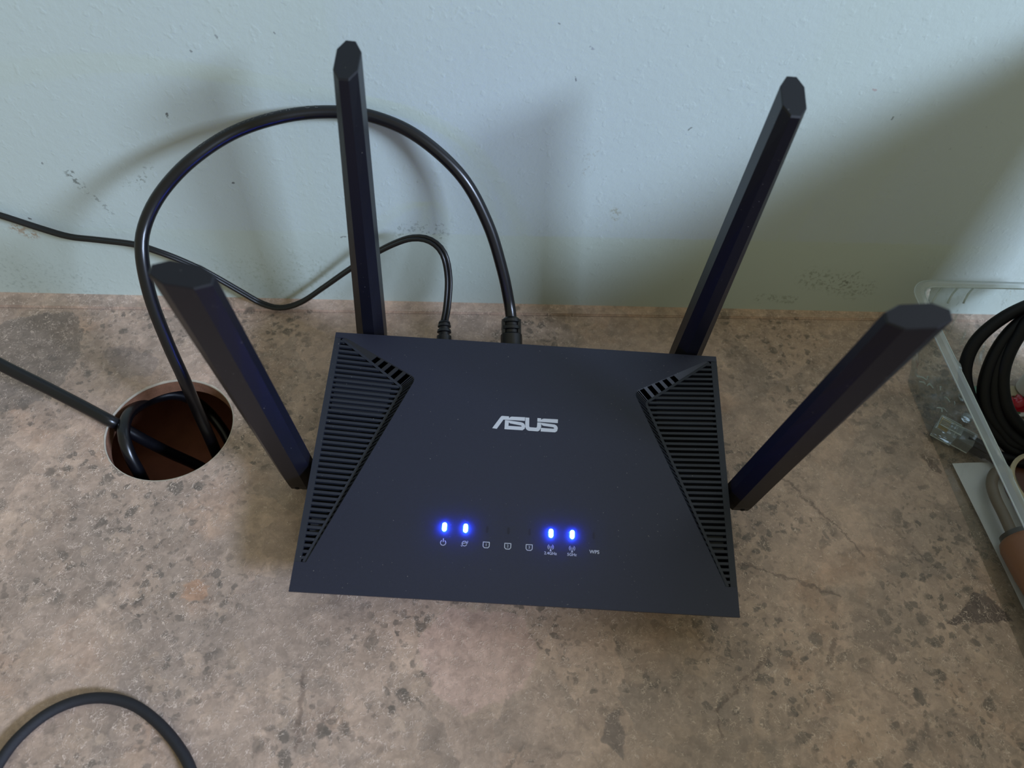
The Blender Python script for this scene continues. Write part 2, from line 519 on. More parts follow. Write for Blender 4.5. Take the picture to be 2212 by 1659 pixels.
M_pcb = plain('circuit_green', (0.05, 0.16, 0.07), 0.4, 0.4, 220)
M_gold = plain('gold_contact', (0.75, 0.55, 0.28), 0.3, 0.1, 60, metal=1.0)
M_clear = sheet_plastic('clear_tray_sheet', (0.94, 0.965, 0.95), 0.5, 0.025, 0.10, 0.9)
M_bottom = sheet_plastic('clear_tray_bottom', (0.80, 0.81, 0.78), 0.18, 0.0, 0.15, 0.4)
M_frost = sheet_plastic('clear_tray_rim', (0.88, 0.92, 0.91), 0.8, 0.40, 0.2, 0.0)
M_edge = sheet_plastic('tray_edge_and_glint', (0.9, 0.95, 0.94), 0.9, 0.80, 0.2, 0.0)  # hazy white, also colours the drawn-in glints and edge highlights
M_bag = sheet_plastic('crumpled_film', (0.975, 0.975, 0.965), 0.45, 0.025, 0.10, 0.7)
M_rj = sheet_plastic('clear_connector', (0.86, 0.88, 0.88), 1.0, 0.26, 0.08, 0.6)


def led_material():
    n = NT('blue_led_glow')
    em = n.node('ShaderNodeEmission')
    em.inputs[0].default_value = (0.012, 0.06, 1.0, 1)
    em.inputs[1].default_value = 900.0
    n.t.links.new(em.outputs[0], n.out.inputs[0])
    return n.m


M_led = led_material()

# ------------------------------------------------------------------ the setting
# wall behind the worktop
bm = bmesh.new()
box(bm, (-0.75, WALL_Y, -0.04), (0.75, WALL_Y + 0.05, 0.62))
tag(obj('wall_back', bm, M_wall), kind='structure')

# laminate strip closing the gap between worktop and wall
J0, J1 = pz(0, 665), pz(1970, 694)
sl = (J1.y - J0.y) / (J1.x - J0.x)
jy = lambda x: J0.y + sl * (x - J0.x)
bm = bmesh.new()
prism(bm, [(-0.7, jy(-0.7) + 0.0006, -0.02), (0.7, min(jy(0.7), WALL_Y - 0.001), -0.02), (0.7, WALL_Y, -0.02), (-0.7, WALL_Y, -0.02)], (0, 0, 0.0212))
bmesh.ops.bevel(bm, geom=[e for e in bm.edges if all(v.co.z > 0 for v in e.verts) and all(v.co.y < WALL_Y - 0.0005 for v in e.verts)], offset=0.0008, segments=2, affect='EDGES')
tag(obj('trim_1', bm, M_lam2), kind='structure')

# worktop with its round cable hole
HX, HY, HR = -0.1910, 0.0421, 0.0336
hole = [(HX + HR * math.cos(2 * math.pi * k / 72), HY + HR * math.sin(2 * math.pi * k / 72)) for k in range(72)]
outer = [(-0.7, -0.55), (0.7, -0.55), (0.7, jy(0.7)), (-0.7, jy(-0.7))]
TH = 0.010
bm = bmesh.new()
for z in (0.0, -TH):
    flat_fill(bm, [(x, y, z) for x, y in outer], [[(x, y, z) for x, y in hole]])
for i in range(4):
    a, b = outer[i], outer[(i + 1) % 4]
    bm.faces.new([bm.verts.new((a[0], a[1], 0)), bm.verts.new((b[0], b[1], 0)), bm.verts.new((b[0], b[1], -TH)), bm.verts.new((a[0], a[1], -TH))])
bmesh.ops.remove_doubles(bm, verts=bm.verts, dist=1e-6)
top = obj('worktop', bm, M_lam)
tag(top, 'mottled brown stone-look laminate worktop with a round cable hole', 'worktop')
bm = bmesh.new()
rnd = random.Random(2)
ra = [0.00012 * rnd.random() for k in range(72)]
prof = [(-TH, 0.0), (-0.0012, 0.0)]
rings = [[bm.verts.new((HX + (HR - 0.0002 - dr - (ra[k] if z > -0.01 else 0)) * math.cos(2 * math.pi * k / 72), HY + (HR - 0.0002 - dr - (ra[k] if z > -0.01 else 0)) * math.sin(2 * math.pi * k / 72), z)) for k in range(72)] for z, dr in prof]
for k in range(72):
    bm.faces.new((rings[0][k], rings[0][(k + 1) % 72], rings[1][(k + 1) % 72], rings[1][k]))
o = obj('hole_lining', bm, M_board, top, True)
o['label'] = 'raw brown chipboard inside the cable hole'
bm = bmesh.new()
rw = [0.0003 + 0.0004 * rnd.random() ** 2 for k in range(72)]
r0 = [bm.verts.new((HX + (HR - 0.0002) * math.cos(2 * math.pi * k / 72), HY + (HR - 0.0002) * math.sin(2 * math.pi * k / 72), -0.0012)) for k in range(72)]
r1 = [bm.verts.new((HX + (HR - 0.0001) * math.cos(2 * math.pi * k / 72), HY + (HR - 0.0001) * math.sin(2 * math.pi * k / 72), 0.0002)) for k in range(72)]
r2 = [bm.verts.new((HX + (HR + rw[k]) * math.cos(2 * math.pi * k / 72), HY + (HR + rw[k]) * math.sin(2 * math.pi * k / 72), 0.00015)) for k in range(72)]
for k in range(72):
    j = (k + 1) % 72
    bm.faces.new((r0[k], r0[j], r1[j], r1[k])); bm.faces.new((r1[k], r1[j], r2[j], r2[k]))
o = obj('hole_edge', bm, M_rim, top, True)
o['label'] = 'pale chipped laminate edge around the hole'

# dark inside of the cabinet under the hole: bottom and four sides
bm = bmesh.new()
box(bm, (-0.45, -0.30, -0.085), (0.05, 0.125, -0.070))
for lo, hi in (((-0.46, -0.30, -0.085), (-0.45, 0.125, -TH)), ((0.05, -0.30, -0.085), (0.06, 0.125, -TH)), ((-0.46, -0.31, -0.085), (0.06, -0.30, -TH)), ((-0.46, 0.125, -0.085), (0.06, 0.135, -TH))):
    box(bm, lo, hi)
tag(obj('floor', bm, M_cab), kind='structure')

# added panel out of view at the right, casts the wide wall and worktop shadow
PX, PYB, PH = 0.338, 0.073, 0.265
bm = bmesh.new()
box(bm, (PX, -0.45, 0.0), (PX + 0.02, PYB, PH))
tag(obj('shade_panel', bm, M_panel), kind='structure')

# ------------------------------------------------------------------ router
W, D = 0.2050, 0.13773
TILT = R(9.4714)
CT, ST = math.cos(TILT), math.sin(TILT)
ZC = 0.03515
YAW = -0.05856608
router = empty('router', (0, 0, 0), 'black four-antenna wireless router with blue lights on the worktop', 'router', YAW)
router['label'] = 'black four-antenna wireless router with lit blue lights on the worktop'


def L(u, v, w=0.0):
    """plate coordinates in mm -> the router's own frame in m"""
    u, v, w = u / 1000, v / 1000, w / 1000
    return Vector((u, v * CT - w * ST, ZC + v * ST + w * CT))


RY = Matrix.Rotation(YAW, 4, 'Z')
RYI = RY.inverted()
EU = RY @ Vector((1, 0, 0)); EV = RY @ Vector((0, CT, ST)); EN = RY @ Vector((0, -ST, CT)); EVH = RY @ Vector((0, 1, 0))


def plate_px(x, y, w=0.0):
    """pixel on the router's top plate -> (u, v) in mm"""
    o = RY @ L(0, 0, w)
    p = px(x, y, EN, o)
    return ((p - RY @ L(0, 0, w)).dot(EU) * 1000, (p - RY @ L(0, 0, w)).dot(EV) * 1000)


def round_corner(a, p, b, r, k=5):
    """points of a rounded corner at p between a and b"""
    a, p, b = Vector(a), Vector(p), Vector(b)
    s = p + (a - p).normalized() * r; e = p + (b - p).normalized() * r
    return [tuple(s * (1 - t) ** 2 + p * 2 * t * (1 - t) + e * t * t) for t in [i / k for i in range(k + 1)]]


hu, hv = W * 500, D * 500
AO = (-57.0, 44.2)                            # outer apex of the side recess
AI = (-63.3, 40.3)                            # inner apex, sunk
BLc, FLc = (-hu, hv), (-hu, -hv)
outl = round_corner(BLc, AO, FLc, 3.2)        # from back to front
innl = round_corner(BLc, AI, FLc, 2.4)
mir = lambda pts: [(-x, y) for x, y in pts]
KD = 4.0 / (hu - 64.0)
gw = lambda u: -KD * (hu - abs(u))            # depth of the sunk grille plane

VB, VF = hv - 3.2, -hv + 13.6                  # the recess opens between these two heights


def cut(a, b, v):
    t = (v - a[1]) / (b[1] - a[1])
    return (a[0] + (b[0] - a[0]) * t, v)


OB, OF = cut(BLc, outl[0], VB), cut(outl[-1], FLc, VF)
IB, IF = cut(BLc, innl[0], VB), cut(innl[-1], FLc, VF)

# top cover
bm = bmesh.new()
half = [(-hu, VB), OB] + outl + [OF, (-hu, VF)]
poly = [(-hu, hv), (hu, hv)] + mir(half) + [(hu, -hv), (-hu, -hv)] + half[::-1]
tris = tessellate_polygon([[Vector((u, v, 0)) for u, v in poly]])
va = [bm.verts.new(L(u, v, 0)) for u, v in poly]
vb = [bm.verts.new(L(u, v, -1.2)) for u, v in poly]
for t in tris:
    bm.faces.new([va[i] for i in t]); bm.faces.new([vb[i] for i in t][::-1])
for i in range(len(poly)):
    j = (i + 1) % len(poly)
    bm.faces.new((va[i], va[j], vb[j], vb[i]))
tc = obj('top_cover', bm, M_router, router)

# lower shell, undercut all round, and four feet
bm = bmesh.new()
ring = lambda iu, ib, jf, w: [L(-hu + iu, hv - ib, w), L(hu - iu, hv - ib, w), L(hu - iu, -hv + jf, w), L(-hu + iu, -hv + jf, w)]
r1 = [bm.verts.new(p) for p in ring(0.5, 0.5, 0.4, -1.2)]
r2 = [bm.verts.new(p) for p in ring(1.2, 1.0, 3.0, -4.5)]
zb = 0.004
r3 = []
for u, v in ((-hu + 6, hv - 5), (hu - 6, hv - 5), (hu - 9, -hv + 20), (-hu + 9, -hv + 20)):
    r3.append(bm.verts.new((u / 1000, v / 1000 * CT, zb)))
for A, B in ((r1, r2), (r2, r3)):
    for i in range(4):
        j = (i + 1) % 4
        bm.faces.new((A[i], A[j], B[j], B[i]))
bm.faces.new(r3)
obj('lower_shell', bm, M_grille, router)
for su, sv in ((-1, 1), (1, 1), (-1, -1), (1, -1)):
    bm = bmesh.new()
    lathe(bm, (su * 0.078, 0.050 if sv > 0 else -0.035, 0.0), (0, 0, 1), [(0, 0.005), (0.0045, 0.0055)], 16)
    obj('foot', bm, M_cord, router)


def edge_u(v, poly):
    """|u| of the recess outline at height v (poly from back to front, u negative)"""
    for (x0, y0), (x1, y1) in zip(poly, poly[1:]):
        if (y0 - v) * (y1 - v) <= 0 and y0 != y1:
            return -(x0 + (x1 - x0) * (v - y0) / (y1 - y0))
    return None


def seg_bar(bm, a, b, wid, th, s):
    """bar of the grille plane from a to b (plate mm), wid to the inside"""
    d = Vector((b[0] - a[0], b[1] - a[1])).normalized(); nn = Vector((d.y, -d.x))
    if nn.x > 0: nn = -nn
    q = [a, b, (b[0] + nn.x * wid, b[1] + nn.y * wid), (a[0] + nn.x * wid, a[1] + nn.y * wid)]
    prism(bm, [L(s * -x, y, gw(x)) for x, y in q], L(0, 0, -th) - L(0, 0, 0))


innpath = [BLc] + innl + [FLc]
rimpath = [IB] + innl + [IF]
outpath = [OB] + outl + [OF]
BORDER = 3.0
RIM = 1.3
for s in (1, -1):                              # s = 1 is the left grille
    sg = -1 if s == 1 else 1
    bm = bmesh.new()
    # side border
    q = [(-hu, VB), (-hu, VF), (-hu + BORDER, VF), (-hu + BORDER, VB)]
    prism(bm, [L(s * x, y, gw(x) - 0.01) for x, y in q], L(0, 0, -1.6) - L(0, 0, 0))
    for a, b in zip(rimpath, rimpath[1:]):
        seg_bar(bm, a, b, RIM, 1.6, -s)
    g = obj('side_grille', bm, M_grille, router)
    # slats, each its own bar
    v = hv - 4.4
    while v > VF + 1.6:
        lo, hi = v - 1.35, v
        ue = [edge_u(x, innpath) for x in (hi, lo)]
        if ue[0] and ue[1]:
            e0, e1 = ue[0] + RIM * 1.05, ue[1] + RIM * 1.05
            if hi > AI[1]: e0, e1 = ue[0] + RIM * 1.3, ue[1] + RIM * 1.3
            x0 = hu - BORDER + 0.3
            if x0 - max(e0, e1) > 0.5:
                bmm = bmesh.new()
                q = [(-x0, hi), (-x0, lo), (-e1, lo), (-e0, hi)]
                prism(bmm, [L(s * x, y, gw(x) - 0.12) for x, y in q], L(0, -0.15, -1.5) - L(0, 0, 0))
                obj('slat', bmm, M_grille, g)
        v -= 2.92
    # sloping band between the plate and the sunk grille: ribs with gaps
    bm = bmesh.new()

    def lerp_path(path, t, kind):
        n = len(path) - 1
        # even walk of back leg, corner and front leg
        i = min(int(t * n), n - 1)
        return path[i]
    n_in = len(innl)
    # back leg
    legs = [((IB, innl[0]), (OB, outl[0]), 9, 0.42), ((innl[-1], IF), (outl[-1], OF), 35, 0.0)]
    for (i0, i1), (o0, o1), cnt, solid in legs:
        for k in range(cnt):
            ta, tb = k / cnt, (k + 0.42) / cnt
            if solid and k < cnt * solid:
                tb = (k + 1) / cnt
            if not solid and k > cnt * 0.94:
                tb = (k + 1) / cnt
            pt = lambda a, b, t: (a[0] + (b[0] - a[0]) * t, a[1] + (b[1] - a[1]) * t)
            ia, ib = pt(i0, i1, ta), pt(i0, i1, tb)
            oa, ob = pt(o0, o1, ta), pt(o0, o1, tb)
            q = [L(s * ia[0], ia[1], gw(ia[0]) - 0.05), L(s * ib[0], ib[1], gw(ib[0]) - 0.05), L(s * ob[0], ob[1], -0.05), L(s * oa[0], oa[1], -0.05)]
            if (q[0] - q[3]).length < 1e-5:
                q = q[1:]
            nrm = (q[1] - q[0]).cross(q[2] - q[0]).normalized()
            if nrm.z > 0: nrm = -nrm
            prism(bm, q, nrm * 0.0009)
    for k in range(n_in - 1):
        f = 0.45
        for (t0, t1) in ((0.0, f),):
            pt = lambda a, b, t: (a[0] + (b[0] - a[0]) * t, a[1] + (b[1] - a[1]) * t)
            ia, ib = pt(innl[k], innl[k + 1], t0), pt(innl[k], innl[k + 1], t1)
            oa, ob = pt(outl[k], outl[k + 1], t0), pt(outl[k], outl[k + 1], t1)
            q = [L(s * ia[0], ia[1], gw(ia[0]) - 0.05), L(s * ib[0], ib[1], gw(ib[0]) - 0.05), L(s * ob[0], ob[1], -0.05), L(s * oa[0], oa[1], -0.05)]
            nrm = (q[1] - q[0]).cross(q[2] - q[0]).normalized()
            if nrm.z > 0: nrm = -nrm
            prism(bm, q, nrm * 0.0009)
    # thin lip under the plate edge, all round the recess
    for a, b in zip(outpath, outpath[1:]):
        d = (Vector(b) - Vector(a)).normalized(); nn = Vector((d.y, -d.x))
        if nn.x > 0: nn = -nn
        tp = 0.4
        q = [a, b, (b[0] + nn.x * tp, b[1] + nn.y * tp), (a[0] + nn.x * tp, a[1] + nn.y * tp)]
        prism(bm, [L(s * x, y, (-0.02 if i < 2 else -0.40)) for i, (x, y) in enumerate(q)], L(0, 0, -0.8) - L(0, 0, 0))
    o = obj('band_ribs', bm, M_grille, g)
    # dark interior under the grille
    bm = bmesh.new()
    q = [(-hu + 1.0, hv - 2.0), (-hu + 1.0, -hv + 6.0)] + [(x + 4.5, y) for x, y in innl[::-1]]
    prism(bm, [L(s * x, y, -9.0) for x, y in q], L(0, 0, -0.5) - L(0, 0, 0))
    o = obj('inner_tray', bm, M_inner, router)
    for v0, v1, u0 in (((22.5, 44.5, 66.5),) if s == 1 else ((25.0, 47.0, 67.0),)) + (((-40.0, -33.5, 90.0),) if s == 1 else ((-38.0, -30.5, 90.0),)):
        bm = bmesh.new()
        e0, e1 = (edge_u(v0, innpath) or u0) + 1.5, (edge_u(min(v1, 44), innpath) or u0) + 1.5
        q = [(-hu + 4.0, v0), (-hu + 4.0, v1), (-max(e1, u0), v1), (-max(e0, u0), v0)]
        prism(bm, [L(s * x, y, gw(x) - 1.95) for x, y in q], L(0, 0, -0.6) - L(0, 0, 0))
        obj('inner_shield', bm, M_shield, router)

# ---- lights, icons and lettering on the plate
PW = 0.06                                      # height of the print over the plate, mm


def strokes(bm, pts, wid, closed=False, w=PW):
    """flat line of the given width (mm) along plate points, its joints covered"""
    P = [Vector(p) for p in pts]
    n = len(P)
    for i in range(n if closed else n - 1):
        a, b = P[i], P[(i + 1) % n]
        d = (b - a)
        if d.length < 1e-6: continue
        d.normalize(); nn = Vector((-d.y, d.x)) * wid / 2; e = d * wid * 0.3
        q = [a - e + nn, b + e + nn, b + e - nn, a - e - nn]
        bm.faces.new([bm.verts.new(L(p.x, p.y, w)) for p in q])


def arc(cx, cy, r, a0, a1, k=14):
    return [(cx + r * math.cos(R(a0 + (a1 - a0) * i / k)), cy + r * math.sin(R(a0 + (a1 - a0) * i / k))) for i in range(k + 1)]


def text_mesh(name, body, width, center, parent, mat, thick=0.0, w=PW, height=None):
    """lettering of a given width (mm), centred on plate point center"""
    cu = bpy.data.curves.new(name, 'FONT')
    cu.body = body; cu.size = 1.0; cu.offset = thick
    tmp = bpy.data.objects.new(name, cu)
    COL.objects.link(tmp)
    dg = bpy.context.evaluated_depsgraph_get()
    me = bpy.data.meshes.new_from_object(tmp.evaluated_get(dg))
    bpy.data.objects.remove(tmp, do_unlink=True)
    xs = [v.co.x for v in me.vertices]; ys = [v.co.y for v in me.vertices]
    k = width / (max(xs) - min(xs))
    if height: k = height / (max(ys) - min(ys))
    mx, my = (max(xs) + min(xs)) / 2, (max(ys) + min(ys)) / 2
    for v in me.vertices:
        v.co = L(center[0] + (v.co.x - mx) * k, center[1] + (v.co.y - my) * k, w)
    me.materials.clear(); me.materials.append(mat)
    o = bpy.data.objects.new(name, me)
    COL.objects.link(o)
    o.parent = parent
    return o


LEDX = [-35.2, -25.2, -15.0, -4.9, 5.2, 15.3, 25.4, 35.6]
LIT = (0, 1, 5, 6)
VL = -34.8
for i, u in enumerate(LEDX):
    hw, hl = (0.95, 2.0) if i in LIT else (0.55, 1.7)
    pts = arc(u, VL + hl - hw, hw, 0, 180, 6) + arc(u, VL - hl + hw, hw, 180, 360, 6)
    bm = bmesh.new()
    if i in LIT:
        ins = arc(u, VL + hl - hw, hw * 0.6, 0, 180, 6) + arc(u, VL - hl + hw, hw * 0.6, 180, 360, 6)
        a = [bm.verts.new(L(x, y, -0.1)) for x, y in pts]; b = [bm.verts.new(L(x, y, 0.5)) for x, y in pts]; c = [bm.verts.new(L(x, y, 0.8)) for x, y in ins]
        for A, B in ((a, b), (b, c)):
            for k in range(len(A)):
                bm.faces.new((A[k], A[(k + 1) % len(A)], B[(k + 1) % len(A)], B[k]))
        bm.faces.new(c)
        o = obj('indicator_light', bm, M_led, router)
        o['label'] = 'lit blue indicator light'
    else:
        prism(bm, [L(x, y, 0.03) for x, y in pts], L(0, 0, -0.2) - L(0, 0, 0))
        o = obj('indicator_light', bm, M_slot, router)
        o['label'] = 'unlit dark indicator slot'

# wordmark, traced as letter outlines
LG = lambda pts: [plate_px(1040 + x / 11.642, 880 + y / 11.642) for x, y in pts]
bm = bmesh.new()
for outer_, holes_ in (
        ([(270, 522), (385, 540), (555, 308), (1090, 342), (1098, 250), (760, 233), (728, 242), (697, 275), (692, 228), (525, 215), (500, 222), (482, 240)], []),
        ([(592, 320), (640, 322), (1000, 375), (1055, 395), (1085, 430), (1100, 480), (1085, 540), (1030, 577), (578, 548)], [[(688, 378), (720, 404), (985, 455), (1012, 468), (1005, 484), (975, 484), (678, 464)]]),
        ([(1105, 255), (1203, 262), (1200, 470), (1206, 494), (1225, 500), (1372, 512), (1392, 500), (1398, 470), (1405, 378), (1500, 384), (1494, 500), (1482, 545), (1455, 585), (1415, 604), (1185, 588), (1140, 565), (1112, 525), (1100, 480)], []),
        ([(1408, 270), (1502, 277), (1502, 318), (1530, 292), (1570, 284), (1924, 303), (1920, 397), (1405, 360)], []),
        ([(1503, 388), (1840, 432), (1885, 455), (1915, 500), (1918, 540), (1900, 600), (1850, 629), (1488, 606), (1496, 500)], [[(1508, 425), (1530, 452), (1560, 466), (1800, 500), (1830, 515), (1822, 534), (1795, 538), (1500, 516)]])):
    flat_fill(bm, [L(u, v, PW) for u, v in LG(outer_)], [[L(u, v, PW) for u, v in LG(h)] for h in holes_])
o = obj('wordmark', bm, M_print, router)
o['label'] = 'grey maker lettering printed on the cover'

IV = -42.2
# power
bm = bmesh.new()
strokes(bm, arc(LEDX[0], IV - 0.2, 1.25, 125, 415), 0.30)
strokes(bm, [(LEDX[0], IV + 1.8), (LEDX[0], IV + 0.2)], 0.30)
obj('power_icon', bm, M_print, router)
# globe with a swoosh
bm = bmesh.new()
strokes(bm, arc(LEDX[1], IV + 0.0, 1.15, 30, 330), 0.28)
strokes(bm, [(LEDX[1] - 1.1, IV - 0.1), (LEDX[1] + 1.0, IV + 0.55)], 0.26)
e = [(LEDX[1] + 1.85 * math.cos(R(t)) * math.cos(R(40)) - 0.75 * math.sin(R(t)) * math.sin(R(40)), IV + 1.85 * math.cos(R(t)) * math.sin(R(40)) + 0.75 * math.sin(R(t)) * math.cos(R(40))) for t in range(-70, 20, 10)]
strokes(bm, e, 0.26)
e = [(LEDX[1] + 1.85 * math.cos(R(t)) * math.cos(R(40)) - 0.75 * math.sin(R(t)) * math.sin(R(40)), IV + 1.85 * math.cos(R(t)) * math.sin(R(40)) + 0.75 * math.sin(R(t)) * math.cos(R(40))) for t in range(160, 215, 10)]
strokes(bm, e, 0.26)
obj('internet_icon', bm, M_print, router)
# three numbered ports
for k, num in ((2, '1'), (3, '2'), (4, '3')):
    u = LEDX[k]
    bm = bmesh.new()
    strokes(bm, [(u - 1.45, IV + 1.3), (u + 1.45, IV + 1.3), (u + 1.45, IV - 0.7), (u + 0.85, IV - 1.4), (u - 0.85, IV - 1.4), (u - 1.45, IV - 0.7)], 0.30, True)
    o = obj('port_icon', bm, M_print, router)
    text_mesh('numeral', num, 0.36 if num == '1' else 0.80, (u, IV + 0.03), o, M_print, 0.0, PW, 1.25)
# two radio masts
for k, body, wid in ((5, '2.4GHz', 5.9), (6, '5GHz', 4.4)):
    u = LEDX[k]; v = IV + 0.75
    bm = bmesh.new()
    for r in (0.72, 1.35):
        strokes(bm, arc(u, v, r, -50, 50, 8), 0.24); strokes(bm, arc(u, v, r, 130, 230, 8), 0.24)
    strokes(bm, [(u - 0.12, v), (u + 0.12, v)], 0.3)
    bm.faces.new([bm.verts.new(L(x, y, PW)) for x, y in ((u, v - 0.3), (u - 0.42, v - 1.9), (u + 0.42, v - 1.9))])
    obj('radio_icon', bm, M_print, router)
    text_mesh('lettering', body, wid, (u, IV - 2.2), router, M_print, 0.008)
text_mesh('lettering', 'WPS', 4.7, (LEDX[7] + 0.3, IV - 0.3), router, M_print, 0.015)

# ---- antennas
ANT_L = 0.168


def antenna(base_px, tip_px, plane_n, plane_o, wide, inward, drop, label):
    """base_px: where the axis passes the plate edge; the axis runs up to tip_px, ANT_L away"""
    B = px(*base_px, plane_n, plane_o)
    d = ray(*tip_px)
    m = (B - CAM).dot(d); h2 = (B - CAM).length_squared - m * m
    T = CAM + d * (m - math.sqrt(max(0.0, ANT_L ** 2 - h2)))
    B, T = RYI @ B, RYI @ T
    ax = (T - B).normalized()
    wd = (RYI @ Vector(wide)); wd = (wd - ax * wd.dot(ax)).normalized()
    td = ax.cross(wd)
    iw = 1 if wd.dot(RYI @ Vector(inward)) > 0 else -1

    def sec(t, grow=1.0):
        a = 8.3 + (9.6 - 8.3) * t; b = 7.6 + (4.7 - 7.6) * t
        ca, cb = a * 0.50, b * 0.40
        return [(x * grow / 1000, y * grow / 1000) for x, y in ((a, cb), (ca, b), (-ca, b), (-a, cb), (-a, -cb), (-ca, -b), (ca, -b), (a, -cb))]
    bm = bmesh.new()
    Lt = (T - B).length
    rings = []
    levels = [(-drop, 0.0, 0.72), (-drop + 0.0035, 0.0, 0.96), (0.0, 0.0, 1.0)] + [(Lt * k / 6, k / 6, 1.0) for k in range(1, 6)] + [(Lt - 0.0006, 1.0, 1.0), (Lt, 1.0, 0.94)]
    for s_, t, gr in levels:
        ring_ = []
        for x, y in sec(t, gr):
            sl_ = -0.22 * x * iw if s_ > Lt - 0.002 else 0.0
            ring_.append(bm.verts.new(B + ax * (s_ + sl_) + wd * x + td * y))
        rings.append(ring_)
    for A, C_ in zip(rings, rings[1:]):
        for k in range(8):
            bm.faces.new((A[k], A[(k + 1) % 8], C_[(k + 1) % 8], C_[k]))
    bm.faces.new(rings[0][::-1]); bm.faces.new(rings[-1])
    bmesh.ops.bevel(bm, geom=[e_ for e_ in bm.edges if e_.is_manifold and e_.calc_face_angle(0) > 0.3], offset=0.00035, segments=1, affect='EDGES')
    o = obj('antenna', bm, M_ant, router)
    o['label'] = label
    return o, B, ax, wd, td, iw


back_o = RY @ Vector((0, hv / 1000 * CT + 0.0105, 0.037))
for bp, tp, lab in (((804, 722), (750, 128), 'back left antenna standing upright'), ((1480, 765), (1715, 207), 'back right antenna leaning slightly outward')):
    o, B, ax, wd, td, iw = antenna(bp, tp, EVH, back_o, EVH, -EVH, 0.026, lab)
    bm = bmesh.new()
    Pv = B - ax * 0.017
    lathe(bm, Vector((Pv.x, hv / 1000 * CT - 0.008, Pv.z)), (0, 1, 0), [(0, 0.0058), (Pv.y - 0.006 - hv / 1000 * CT + 0.008, 0.0058)], 18)
    obj('hinge', bm, M_ant, o, True, 40)
for sgn, bp, tp, lab in ((-1, (648, 1020), (392, 592), 'front left antenna on the side of the router'), (1, (1602, 1066), (1985, 682), 'front right antenna on the side of the router')):
    so = EU * sgn * (W / 2 + 0.0098)
    o, B, ax, wd, td, iw = antenna(bp, tp, EU, so, EU, -EU * sgn, 0.0085, lab)
    bm = bmesh.new()
    xi = sgn * (W / 2 - 0.0015)
    lathe(bm, Vector((xi, B.y, max(0.0065, min(B.z, 0.0185)))) , (sgn, 0, 0), [(0, 0.0056), (0.006, 0.0056)], 18)
    obj('hinge', bm, M_ant, o, True, 40)
    bm = bmesh.new()
    tdn = td if td.y < 0 else -td
    lathe(bm, B - ax * 0.0035 + tdn * 0.0070 - wd * iw * 0.001, tdn, [(0, 0.0011), (0.0007, 0.0011)], 12)
    obj('screw_hole', bm, M_inner, o)

# ------------------------------------------------------------------ cables at the router
def lift(pts):
    """(x, y, Y) pixel with its distance from the camera given as world Y"""
    return [py(x, y, Y) for x, y, Y in pts]


# thick cable: out of the back of the router, up in an arch and down into the hole
net = empty('network_cable', RY @ Vector((-0.0073, 0.075, 0.0)), 'thick black cable arching from router back down into worktop hole', 'cable')
NI = Matrix.Translation(net.location).inverted()
p_in = RY @ Vector((-0.0073, 0.062, 0.030))
p_out = RY @ Vector((-0.0073, 0.083, 0.033))
PN = py(1104, 686, 0.0905)
pts = [PN, *lift([(1100, 655, 0.096), (1085, 583, 0.104), (1054, 484, 0.114), (998, 382, 0.123), (905, 297, 0.131), (812, 254, 0.135), (725, 242, 0.134), (620, 250, 0.128), (510, 284, 0.118), (415, 345, 0.105), (347, 418, 0.094), (312, 490, 0.083), (307, 555, 0.073), (326, 645, 0.063), (362, 740, 0.054), (398, 820, 0.047)]), pz(428, 890, 0.012), pz(452, 943, -0.004), pz(476, 1000, -0.024), pz(500, 1060, -0.045), pz(510, 1100, -0.062)]
path = [NI @ p for p in catmull(pts, 0.003)]
bm = bmesh.new(); tube(bm, path, 0.00315, 16)
obj('cord', bm, M_cord, net, True, 60)
cu = bpy.data.curves.new('lettering', 'FONT')
cu.body = 'E31 AWM 2835 75C VW1  C E'; cu.size = 1.0; cu.space_character = 1.35
tmp = bpy.data.objects.new('lettering', cu); COL.objects.link(tmp)
me = bpy.data.meshes.new_from_object(tmp.evaluated_get(bpy.context.evaluated_depsgraph_get()))
bpy.data.objects.remove(tmp, do_unlink=True)
ln_ = [0.0]
rp_ = path[::-1]
for a, b in zip(rp_, rp_[1:]): ln_.append(ln_[-1] + (b - a).length)
k0 = min(range(len(rp_)), key=lambda i: (rp_[i] + net.location - py(432, 330, 0.107)).length)
SZ = 0.0034
for v in me.vertices:
    s_ = ln_[k0] + v.co.x * SZ
    i = next(i for i in range(len(ln_)) if ln_[i] >= s_ or i == len(ln_) - 1)
    f = 0.0 if i == 0 else (s_ - ln_[i - 1]) / (ln_[i] - ln_[i - 1])
    p = rp_[i - 1].lerp(rp_[i], f)
    t = (rp_[min(i + 1, len(rp_) - 1)] - rp_[max(i - 2, 0)]).normalized()
    dc = -CF - t * (-CF).dot(t); dc.normalize()
    du = t.cross(dc)
    if du.dot(CU) < 0: du = -du
    th = R(22) + v.co.y * SZ / 0.0031
    v.co = p + (dc * math.cos(th) + du * math.sin(th)) * 0.00320
me.materials.clear(); me.materials.append(M_faint)
o = bpy.data.objects.new('lettering', me); COL.objects.link(o); o.parent = net
bm = bmesh.new()
b0 = RY @ Vector((-0.0073, 0.0672, 0.030))
dirn = (PN - b0)
ln = dirn.length
lathe(bm, NI @ b0, dirn, [(0, 0.0062), (ln * 0.62, 0.0060), (ln * 0.64, 0.0056), (ln * 0.66, 0.0042), (ln * 0.72, 0.0042), (ln * 0.735, 0.0056), (ln * 0.80, 0.0055), (ln * 0.82, 0.0042), (ln * 0.87, 0.0042), (ln * 0.885, 0.0054), (ln * 0.95, 0.0052), (ln * 1.0, 0.0036)], 20)
obj('strain_relief', bm, M_thin, net, True, 35)
bm = bmesh.new()
sd = dirn.normalized(); sx = sd.cross(Vector((0, 0, 1))).normalized(); sz = sx.cross(sd)
